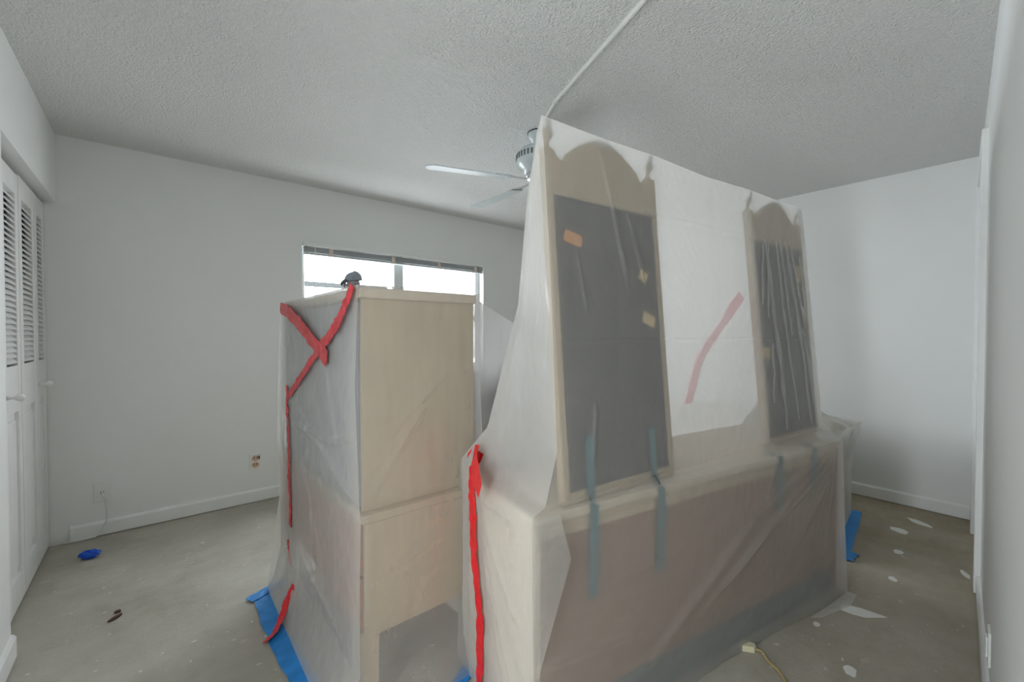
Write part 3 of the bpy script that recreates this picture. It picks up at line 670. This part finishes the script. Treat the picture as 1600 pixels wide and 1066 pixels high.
MB().box(AX0+0.006, AX1, AY0-0.030, AY0-0.010, 0.258, 0.637, bev=0.002).build('lower_side_panel', 'beige', ar)
MB().box(AX0+0.006, AX1, AY1+0.006, AY1+0.026, 0.258, 0.637, bev=0.002).build('lower_side_panel', 'beige', ar)
MB().box(AX1-0.012, AX1, AY0-0.01, AY1+0.006, 0.258, 0.637).build('lower_back_panel', 'hardboard', ar)
MB().box(AX0+0.02, AX1-0.012, AY0-0.01, AY1+0.006, 0.258, 0.273).build('bottom_board', 'hardboard', ar)
for k in range(2):
    z0 = 0.276 + k*0.180
    dw = MB().box(AX0+0.002, AX0+0.020, AY0-0.008, AY1+0.004, z0, z0+0.172, bev=0.004).build('drawer', 'wood', ar)
    for y in (1.66, 2.20):
        po = MB().tube([(AX0+0.002, y-0.05, z0+0.08), (AX0-0.010, y-0.04, z0+0.078), (AX0-0.010, y+0.04, z0+0.078), (AX0+0.002, y+0.05, z0+0.08)], 0.004, 8).build('drawer_pull', 'fan_metal')
        po.parent = dw; po.matrix_parent_inverse = Matrix.Identity(4)
for x in (AX0+0.006, AX1-0.052):
    for y in (AY0-0.030, AY1-0.02):
        MB().prism([(x, 0), (x+0.040, 0), (x+0.046, 0.258), (x, 0.258)], y, y+0.046).build('leg', 'beige', ar)
sa = thing('plastic_sheet', ((AX0+AX1)/2, (AY0+AY1)/2, 0), 'crinkled translucent plastic sheet with red taped seams around the wardrobe', 'plastic sheet')
V3 = lambda x, y, z: Vector((x, y, z))
def lrow(x, z, y0, y1, jit=0.0): return [V3(x + jit*math.sin(3+i*2.1+z*7), y0 + (y1-y0)*i/4, z) for i in range(5)]
lA = [lrow(0.410, 0.004, AY0-0.095, 2.36), lrow(0.440, 0.05, AY0-0.085, 2.38), lrow(0.488, 0.17, AY0-0.066, 2.45), lrow(0.494, 0.42, AY0-0.052, 2.51, 0.004), lrow(0.496, 0.655, AY0-0.046, 2.53, 0.004), lrow(0.496, 0.71, AY0-0.036, 2.54, 0.003), lrow(0.496, 1.09, AY0-0.022, 2.515, 0.004), lrow(0.506, AZ+0.006, AY0-0.018, AY1+0.014)]
def fl(a, b_, w_, h_): return (V3(0.496, *a), V3(0.496, *b_), w_, h_)
FOLDL = [fl((2.062, 0.924), (1.363, 0.710), 0.014, 0.012), fl((2.178, 0.848), (1.617, 0.867), 0.013, 0.012), fl((1.617, 0.867), (1.378, 0.931), 0.012, 0.010), fl((1.859, 1.003), (1.967, 0.605), 0.015, 0.012),
         fl((1.685, 1.169), (1.547, 0.858), 0.014, 0.010), fl((2.286, 1.266), (2.057, 1.038), 0.012, 0.010), fl((2.082, 0.312), (1.494, 0.200), 0.014, 0.010), fl((1.767, 1.166), (1.439, 1.371), 0.012, 0.009),
         fl((2.067, 0.878), (1.696, 0.242), 0.012, 0.010), fl((1.855, 0.581), (1.823, 0.083), 0.014, 0.010), fl((2.332, 0.878), (2.353, 0.242), 0.014, 0.010), fl((1.590, 0.581), (1.569, 0.136), 0.012, 0.008)]
mb = MB(); patch(mb, lA, 150, 110, 0.008, 21.0, 0.25, 0.2, 5.0, taper=0.05, folds=FOLDL); mb.build('left_film', 'film_side', sa, True)
xs = [0, 0.25, 0.5, 0.75, 1]
def nrow(y, z, x0, x1, b_=0.0): return [V3(x0+(x1-x0)*t, y - b_*math.sin(math.pi*t), z) for t in xs]
nA = [nrow(lA[q_][0].y, lA[q_][0].z, lA[q_][0].x, x1_, b_) for q_, x1_, b_ in ((0, 1.035, 0.02), (1, 1.03, 0.02), (2, 1.02, 0.012), (3, 1.0, 0), (4, 0.99, 0), (5, 0.985, 0), (6, 0.985, 0), (7, AX1+0.018, 0))]
def fn(a, b_, w_, h_): return (V3(a[0], 1.376, a[1]), V3(b_[0], 1.376, b_[1]), w_, h_)
FOLDN = [fn((0.518, 0.698), (0.742, 1.005), 0.014, -0.008), fn((0.509, 0.772), (0.700, 0.963), 0.008, -0.005), fn((0.589, 0.898), (0.848, 1.133), 0.008, -0.005), fn((0.506, 0.940), (0.636, 0.995), 0.006, -0.005), fn((0.498, 1.308), (0.848, 1.302), 0.004, -0.003)]
mb = MB(); patch(mb, nA, 130, 60, 0.002, 25.0, 0.8, 0.2, 6.0, taper=0.04, folds=FOLDN); mb.build('near_film', 'film_smooth', sa, True)
tA = [lA[7], [V3(0.74, p.y, AZ+0.012) for p in lA[7]], [V3(AX1+0.018, p.y, AZ+0.006) for p in lA[7]]]
mb = MB(); patch(mb, tA, 24, 40, 0.003, 27.0, 0.2, 0.4, 9.0); mb.build('top_film', 'film', sa, True)
rA = [[V3(nA[q_][4].x, nA[q_][4].y + (2.50-nA[q_][4].y)*i/4, nA[q_][4].z) for i in range(5)] for q_ in (0, 3, 4, 6)] + [tA[2]]
mb = MB(); patch(mb, rA, 50, 40, 0.005, 29.0, 0.2, 0.4, 9.0); mb.build('right_film', 'film', sa, True)
fA = [[a, a.lerp(b_, 0.5), b_] for a, b_ in ((lA[0][4], rA[0][4]), (lA[3][4], rA[1][4]), (lA[4][4], rA[2][4]), (lA[6][4], rA[3][4]), (lA[7][4], tA[2][4]))]
mb = MB(); patch(mb, fA, 50, 20, 0.005, 31.0, 0.2, 0.4, 9.0); mb.build('far_film', 'film', sa, True)
XR = 0.481
def fx(y, z, x=XR): return V3(x, y, z)
ribbon([fx(2.417, 1.392, 0.490), fx(2.226, 1.366), fx(2.014, 1.302), fx(1.823, 1.233), fx(1.632, 1.170)], (-1, 0, 0), 0.060, 'red_tape', 'red2', sa, 0.006, seed=1)
ribbon([fx(1.399, 1.417, 0.494), fx(1.442, 1.350), fx(1.505, 1.302), fx(1.622, 1.244), fx(1.738, 1.202)], (-1, 0, 0), 0.044, 'red_tape', 'red2', sa, 0.006, seed=3)
ribbon([fx(1.696, 1.212), fx(1.834, 1.154), fx(1.972, 1.085), fx(2.152, 1.000), fx(2.226, 0.968)], (-1, 0, 0), 0.036, 'red_tape', 'red2', sa, 0.006, seed=4)
ribbon([fx(2.258, 1.016), fx(2.247, 0.878), fx(2.226, 0.730), fx(2.231, 0.581), fx(2.210, 0.454), fx(2.215, 0.348)], (-1, 0, 0), 0.040, 'red_tape', 'red2', sa, 0.007, seed=6)
ribbon([fx(2.263, 0.269), fx(2.258, 0.242), fx(2.226, 0.195), fx(2.210, 0.168)], (-1, 0, 0), 0.03, 'red_tape', 'red', sa, 0.005, seed=8)
ribbon([V3(0.468, 2.09, 0.13), V3(0.436, 2.09, 0.065), V3(0.405, 2.04, 0.03), V3(0.37, 1.985, 0.018), V3(0.33, 1.95, 0.016)], (-0.75, -0.2, 0.6), 0.040, 'red_tape', 'red', sa, 0.006, seed=9)
# blue floor tape around the wardrobe sheet
def floor_tape(pts, width, label, group, z=0.0065, seed=0):
    o = ribbon([V3(x, y, z) for x, y in pts], (0, 0, 1), width, 'floor_tape', 'blue', None, 0.002, 0.0012, seed=seed)
    return tag(o, label, 'tape', group)
G = 'blue floor tape'
floor_tape([(0.385, 2.345), (0.375, 2.10), (0.385, 1.85), (0.40, 1.60), (0.41, 1.35), (0.42, 1.15)], 0.075, 'long blue tape strip on the floor along the wardrobe sheet', G, seed=3)
floor_tape([(0.325, 2.315), (0.40, 2.350), (0.50, 2.395)], 0.055, 'short blue tape piece across the end of the long floor strip', G, 0.010, seed=5)
floor_tape([(0.60, 1.19), (0.80, 1.275), (0.93, 1.335)], 0.05, 'blue tape strip on the floor between wardrobe and dresser', G, seed=7)
floor_tape([(3.80, 0.745), (3.45, 0.70), (3.06, 0.655)], 0.065, 'blue tape strip on the floor by the end of the dresser', G, seed=9)
floor_tape([(2.93, 0.615), (3.02, 0.62), (3.06, 0.605)], 0.06, 'torn blue tape scrap on the floor by the end of the dresser', G, 0.009, seed=11)

# ------------------------------------------------------------------ wrapped pile between wardrobe and dresser
ns = thing('side_table', (1.32, 1.92, 0), 'small pale side table under plastic beside the wardrobe', 'table')
MB().box(1.06, 1.58, 1.65, 2.17, 0.795, 0.83, bev=0.005).build('table_top', 'pale', ns)
MB().box(1.09, 1.55, 1.68, 1.70, 0.74, 0.795).build('apron', 'pale', ns)
MB().box(1.09, 1.55, 2.12, 2.14, 0.74, 0.795).build('apron', 'pale', ns)
for x in (1.08, 1.525):
    for y in (1.67, 2.115): MB().prism([(x+0.006, 0), (x+0.028, 0), (x+0.035, 0.795), (x, 0.795)], y, y+0.035).build('leg', 'pale', ns)
bn = thing('storage_bin', (1.25, 1.9, 0.83), 'blue-grey storage bin blurred by plastic between wardrobe and dresser', 'bin')
MB().prism([(1.09, 0.831), (1.52, 0.831), (1.55, 1.06), (1.07, 1.06)], 1.67, 2.15).build('bin_body', 'bin', bn)
MB().box(1.06, 1.56, 1.655, 2.165, 1.06, 1.085, bev=0.006).build('lid', 'bin', bn)
sp = thing('plastic_sheet', (1.4, 1.9, 0), 'translucent plastic sheet slung from the wardrobe top over the pile behind', 'plastic sheet')
rg = [V3(0.995, 1.405, 1.395), V3(1.27, 1.51, 1.31), V3(1.62, 1.56, 1.10), V3(1.80, 1.58, 0.92)]
rb = [V3(0.995, 2.46, 1.395), V3(1.27, 2.42, 1.28), V3(1.62, 2.32, 1.10), V3(1.80, 2.30, 0.92)]
mb = MB()
patch(mb, [rg, [a.lerp(b_, 0.5) + V3(0, 0, -0.02) for a, b_ in zip(rg, rb)], rb], 40, 50, 0.006, 41, 0.4, 0.3, 7); mb.build('top_film', 'film_smooth', sp, True); mb = MB()
fbm = [V3(1.05, 1.42, 0.004), V3(1.32, 1.52, 0.004), V3(1.66, 1.55, 0.004), V3(1.86, 1.56, 0.004)]
patch(mb, [fbm, [a.lerp(b_, 0.5) for a, b_ in zip(fbm, rg)], rg], 60, 50, 0.008, 43, 0.15, 0.25, 7); mb.build('front_film', 'film_sling', sp, True); mb = MB()
bbm = [V3(1.05, 2.44, 0.004), V3(1.3, 2.36, 0.004), V3(1.66, 2.36, 0.004), V3(1.86, 2.34, 0.004)]
patch(mb, [bbm, [a.lerp(b_, 0.5) for a, b_ in zip(bbm, rb)], rb], 40, 40, 0.008, 45, 0.15, 0.25, 7); mb.build('back_film', 'film_smooth', sp, True); mb = MB()
patch(mb, [[fbm[3], fbm[3].lerp(bbm[3], 0.5), bbm[3]], [rg[3], rg[3].lerp(rb[3], 0.5), rb[3]]], 40, 40, 0.008, 47, 0.15, 0.25, 7); mb.build('side_film', 'film_back', sp, True)

# ------------------------------------------------------------------ wrapped chest by the end wall
ch = thing('blanket_chest', (3.35, 1.5, 0), 'low olive-beige chest wrapped in plastic beyond the dresser', 'chest')
MB().box(2.98, 3.72, 0.80, 2.15, 0.05, 0.58, bev=0.01).build('body', 'chest', ch)
MB().box(2.96, 3.74, 0.78, 2.17, 0.58, 0.625, bev=0.01).build('lid', 'chest', ch)
for x in (3.0, 3.64):
    for y in (0.82, 2.07): MB().box(x, x+0.06, y, y+0.06, 0, 0.05).build('foot', 'chest', ch)
se = thing('plastic_sheet', (3.35, 1.5, 0), 'bunched translucent plastic sheet over the low chest by the end wall', 'plastic sheet')
e0 = [V3(2.92, 0.69, 0.004), V3(3.2, 0.70, 0.004), V3(3.5, 0.735, 0.004), V3(3.74, 0.76, 0.004)]
e1 = [V3(2.93, 0.765, 0.30), V3(3.2, 0.765, 0.33), V3(3.5, 0.765, 0.28), V3(3.74, 0.765, 0.30)]
e2 = [V3(2.94, 0.72, 0.66), V3(3.2, 0.67, 0.70), V3(3.5, 0.68, 0.68), V3(3.80, 0.72, 0.64)]
e3 = [V3(2.95, 0.92, 0.84), V3(3.2, 0.90, 0.84), V3(3.5, 0.95, 0.74), V3(3.76, 1.0, 0.68)]
e4 = [V3(2.95, 2.2, 0.68), V3(3.2, 2.2, 0.66), V3(3.5, 2.2, 0.66), V3(3.76, 2.2, 0.65)]
e5 = [V3(2.93, 2.24, 0.004), V3(3.2, 2.24, 0.004), V3(3.5, 2.24, 0.004), V3(3.78, 2.24, 0.004)]
mb = MB(); patch(mb, [e0, e1, e2, e3, e4, e5], 110, 60, 0.026, 51, 0.5, 0.3, 5.0); mb.build('main_film', 'film_side', se, True)
for k, nm in ((0, 'near_end_film'), (3, 'far_end_film')):
    mb = MB(); patch(mb, [[e0[k], e0[k].lerp(e5[k], 0.5), e5[k]], [e1[k], e1[k].lerp(e5[k]+V3(0, 0, 0.3), 0.5), e5[k]+V3(0, 0, 0.3)], [e2[k], e3[k].lerp(e4[k], 0.4), e4[k]]], 30, 40, 0.008, 53+k, 0.4, 0.35, 6.0); mb.build(nm, 'film_side', se, True)

# ------------------------------------------------------------------ person on the walkway outside, seen through the window
struct(MB().box(0.4, 3.4, YW+0.7, 6.30, -0.10, 0.13).build('walkway', 'slab'), 'concrete walkway outside the window')
M['railing'] = plain('railing_paint', (0.042, 0.044, 0.044), 0.8, var=0.05)
rl = thing('outdoor_railing', (1.75, 6.2, 0.13), 'thin grey railing outside the window behind the person', 'railing')
MB().box(0.85, 2.70, 6.17, 6.23, 1.90, 1.965, bev=0.006).build('top_rail', 'railing', rl)
MB().box(0.85, 2.70, 6.18, 6.22, 0.90, 0.94, bev=0.006).build('middle_rail', 'railing', rl)
for x in (0.88, 2.67): MB().box(x-0.025, x+0.025, 6.175, 6.225, 0.13, 1.90, bev=0.004).build('post', 'railing', rl)
PC = Vector((1.80, 5.03, 0.13))
face = Vector((-0.93, 0.10, 0)).normalized(); side = Vector((-face.y, face.x, 0))   # side = person's left
def pp(f_, s_, z): return PC + face*f_ + side*s_ + Vector((0, 0, z))
def skin_mesh(name, verts, edges, rad, root=0, sub=2):
    me = bpy.data.meshes.new(name); me.from_pydata(verts, edges, []); me.update()
    o = bpy.data.objects.new(name, me); COL.objects.link(o)
    md = o.modifiers.new('skin', 'SKIN'); md.use_smooth_shade = True; md.branch_smoothing = 0.4
    for i, v_ in enumerate(me.skin_vertices[0].data): v_.radius = rad[i] if isinstance(rad[i], tuple) else (rad[i], rad[i]); v_.use_root = (i == root)
    sb = o.modifiers.new('sub', 'SUBSURF'); sb.levels = sub; sb.render_levels = sub
    dg = bpy.context.evaluated_depsgraph_get(); me2 = bpy.data.meshes.new_from_object(o.evaluated_get(dg))
    o.modifiers.clear(); o.data = me2; me2.name = name
    for p_ in me2.polygons: p_.use_smooth = True
    return o
pv = [pp(0, 0, 0.95), pp(0, 0, 1.15), pp(0, 0, 1.38), pp(-0.01, 0, 1.52), pp(0.0, 0, 1.60), pp(0.02, 0, 1.72), pp(0.015, 0, 1.765)]
pe = [(0, 1), (1, 2), (2, 3), (3, 4), (4, 5), (5, 6)]; pr = [0.15, 0.15, 0.165, 0.10, 0.062, 0.094, 0.080]
for sgn in (1, -1):
    b0 = len(pv)
    pv += [pp(0, sgn*0.10, 0.88), pp(0.01, sgn*0.11, 0.50), pp(-0.02, sgn*0.12, 0.09), pp(0.06, sgn*0.13, 0.035), pp(0.16, sgn*0.135, 0.03)]
    pr += [0.095, 0.062, 0.045, 0.042, 0.035]; pe += [(0, b0), (b0, b0+1), (b0+1, b0+2), (b0+2, b0+3), (b0+3, b0+4)]
    b0 = len(pv)
    pv += [pp(-0.01, sgn*0.19, 1.43), pp(-0.02, sgn*0.25, 1.15), pp(0.05, sgn*0.26, 0.90), pp(0.07, sgn*0.255, 0.82)]
    pr += [0.065, 0.046, 0.034, 0.030]; pe += [(2, b0), (b0, b0+1), (b0+1, b0+2), (b0+2, b0+3)]
    for k in range(5):
        f0 = len(pv); dx = 0.02*(k-1.5); ln = (0.055, 0.065, 0.070, 0.066, 0.055)[k]
        if k == 4: pv += [pp(0.115, sgn*0.245, 0.80), pp(0.125, sgn*0.24, 0.76)]
        else: pv += [pp(0.07+dx*1.1, sgn*0.255, 0.74), pp(0.075+dx*1.1, sgn*0.245, 0.74-ln)]
        pr += [0.010, 0.008]; pe += [(b0+3, f0), (f0, f0+1)]
person = thing('person', tuple(PC), 'person in a grey cap standing outside the window above the wardrobe', 'person')
pb = skin_mesh('body', pv, pe, pr); adopt(pb, person)
for mt in ('railing', 'capgrey', 'capdark', 'skin', 'shirt', 'trouser'):
    M[mt].node_tree.nodes['Principled BSDF'].inputs['Specular IOR Level'].default_value = 0.0
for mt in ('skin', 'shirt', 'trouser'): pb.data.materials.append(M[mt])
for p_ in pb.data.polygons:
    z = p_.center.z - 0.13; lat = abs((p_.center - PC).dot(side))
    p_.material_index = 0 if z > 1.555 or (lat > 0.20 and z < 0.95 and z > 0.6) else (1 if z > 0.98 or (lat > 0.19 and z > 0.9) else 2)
# face features
for s_ in (0.032, -0.032):
    e_ = MB(); e_.lathe([(0.0001, -0.011), (0.008, -0.008), (0.011, 0), (0.008, 0.008), (0.0001, 0.011)], pp(0.098, s_, 1.715), 10); e_.build('eye', 'plastic_white', person, True)
mb = MB(); mb.tube([pp(0.098, 0, 1.71), pp(0.118, 0, 1.675), pp(0.100, 0, 1.665)], [0.008, 0.015, 0.010], 8); mb.build('nose', 'skin', person, True)
mb = MB(); mb.tube([pp(0.094, -0.022, 1.63), pp(0.101, 0, 1.628), pp(0.094, 0.022, 1.63)], 0.005, 6); mb.build('mouth', 'capdark', person, True)
for s_ in (1, -1):
    mb = MB(); mb.tube([pp(0.0, s_*0.083, 1.735), pp(-0.008, s_*0.094, 1.715), pp(0.0, s_*0.083, 1.68)], [0.008, 0.014, 0.007], 8); mb.build('ear', 'skin', person, True)
mb = MB(); prof = []
rows = []
for i in range(9):
    th = i/8*math.pi/2; row = []
    for k in range(25):
        ph = 2*math.pi*k/24
        row.append(pp(0.012 + 0.102*math.cos(th)*math.cos(ph), 0.090*math.cos(th)*math.sin(ph), 1.748 + 0.112*math.sin(th)**0.9 - 0.01*math.cos(ph)))
    rows.append(row)
mb.grid(rows); cap = mb.build('cap', 'capgrey', person, True)
rows = []
for i in range(6):
    t = i/5; row = []
    for k in range(13):
        s_ = -1 + 2*k/12
        row.append(pp(0.092 + 0.062*t*math.sqrt(max(0.0, 1-s_*s_*0.8)), 0.080*s_*(1-0.1*t), 1.765 - 0.030*s_*s_ - 0.045*t*t))
    rows.append(row)
mb = MB(); mb.grid(rows); mb.grid([[p_ - Vector((0, 0, 0.006)) for p_ in r_] for r_ in rows]); br = mb.build('cap_brim', 'capdark'); br.parent = cap; br.matrix_parent_inverse = Matrix.Identity(4)

# ------------------------------------------------------------------ small things on the floor
mb = MB(); bmesh.ops.create_icosphere(mb.bm, subdivisions=3, radius=1.0)
for v_ in mb.bm.verts:
    d_ = v_.co.copy(); k = 1 + 0.35*noise.noise(d_*2.1) + 0.15*noise.noise(d_*5)
    v_.co = Vector((-0.292 + d_.x*0.042*k - d_.y*0.012, 3.345 + d_.y*0.026*k, 0.0245 + max(-0.0225, d_.z*0.024*k)))
bw = mb.build('tape_wad', 'bluewad'); tag(bw, 'crumpled bright blue tape wad on the concrete near the closet', 'tape wad')
mb = MB(); mb.prism([(-0.34, 0.03), (-0.305, 0.042), (-0.300, 0.025)], 3.335, 3.337); wt = mb.build('tail', 'bluewad'); wt.parent = bw
def flake(x, y, pts, label, mat='flake', cat='paint flake', group='paint flakes on the floor', name='paint_flake', h=0.002, rot=0.0):
    ca, sa = math.cos(rot), math.sin(rot)
    o = MB().prism([(x + ca*a - sa*b_, y + sa*a + ca*b_) for a, b_ in pts], 0.0005, h, plane='xy').build(name, mat); tag(o, label, cat, group)
def blob(a, b_, s, n=11):
    rr = random.Random(s); return [(a*math.cos(2*math.pi*i/n)*(0.75+0.4*rr.random()), b_*math.sin(2*math.pi*i/n)*(0.75+0.4*rr.random())) for i in range(n)]
flake(2.44, 0.46, [(-0.055, 0.055), (-0.02, 0.068), (0.012, 0.045), (0.03, 0.01), (0.045, -0.05), (0.05, -0.085), (0.015, -0.06), (-0.03, -0.03), (-0.05, 0.01)], 'largest white paint flake, pointed, on bare floor near the dresser', rot=-0.1)
for (x, y, a, b_, s, rot, lab) in [
    (3.90, 0.43, 0.032, 0.075, 3, -0.6, 'long white paint flake nearest the end wall baseboard'),
    (3.645, 0.495, 0.045, 0.05, 4, -0.7, 'oval white paint flake in front of the long one'),
    (3.28, 0.447, 0.030, 0.022, 5, 0, 'small white paint flake midway to the end wall'),
    (2.895, 0.415, 0.026, 0.018, 6, 0.4, 'small white paint flake beyond the largest flake'),
    (3.24, 0.180, 0.055, 0.014, 7, 0.35, 'thin white paint flake beside the right wall'),
    (2.19, 0.56, 0.020, 0.014, 8, 0.3, 'tiny white paint flake close to the sheet hem'),
    (1.98, 0.40, 0.032, 0.022, 9, 0.4, 'ragged white paint flake at the bottom edge of view')]:
    flake(x, y, blob(a, b_, s), lab, rot=rot)
for (x, y, a, b_, s, rot, lab) in [(-0.148, 2.562, 0.032, 0.009, 12, 0.75, 'curled brown dry scrap lying on the concrete floor'), (-0.143, 2.612, 0.012, 0.010, 13, 0.2, 'tiny dark crumb just behind the brown scrap')]:
    flake(x, y, blob(a, b_, s), lab, 'brown', 'debris', 'debris on the floor', 'dry_scrap', 0.008, rot)
ec = thing('extension_cord', (1.80, 0.68, 0), 'tan extension cord with cream plug end on the floor by the dresser', 'cord')
fp = lambda x, y, z: V3(1.800, 0.688, 0) + V3(math.cos(-1.05), math.sin(-1.05), 0)*x + V3(-math.sin(-1.05), math.cos(-1.05), 0)*y + V3(0, 0, z)
mb = MB(); mb.prism([(-0.026, -0.018), (0.020, -0.013), (0.026, -0.006), (0.026, 0.006), (0.020, 0.013), (-0.026, 0.018)], 0.002, 0.026, fp, 'xy'); mb.build('plug', 'plug', ec)
for y in (-0.007, 0.007): MB().box(-0.044, -0.026, y-0.001, y+0.001, 0.010, 0.018, fp).build('prong', 'fan_metal', ec)
MB().tube([fp(0.025, 0, 0.012), fp(0.05, 0, 0.007), (1.790, 0.61, 0.005), (1.775, 0.575, 0.005), (1.745, 0.545, 0.005), (1.70, 0.51, 0.005), (1.60, 0.47, 0.005), (1.40, 0.40, 0.005), (1.1, 0.35, 0.005)], 0.0045, 8).build('cord', 'cord', ec, True)
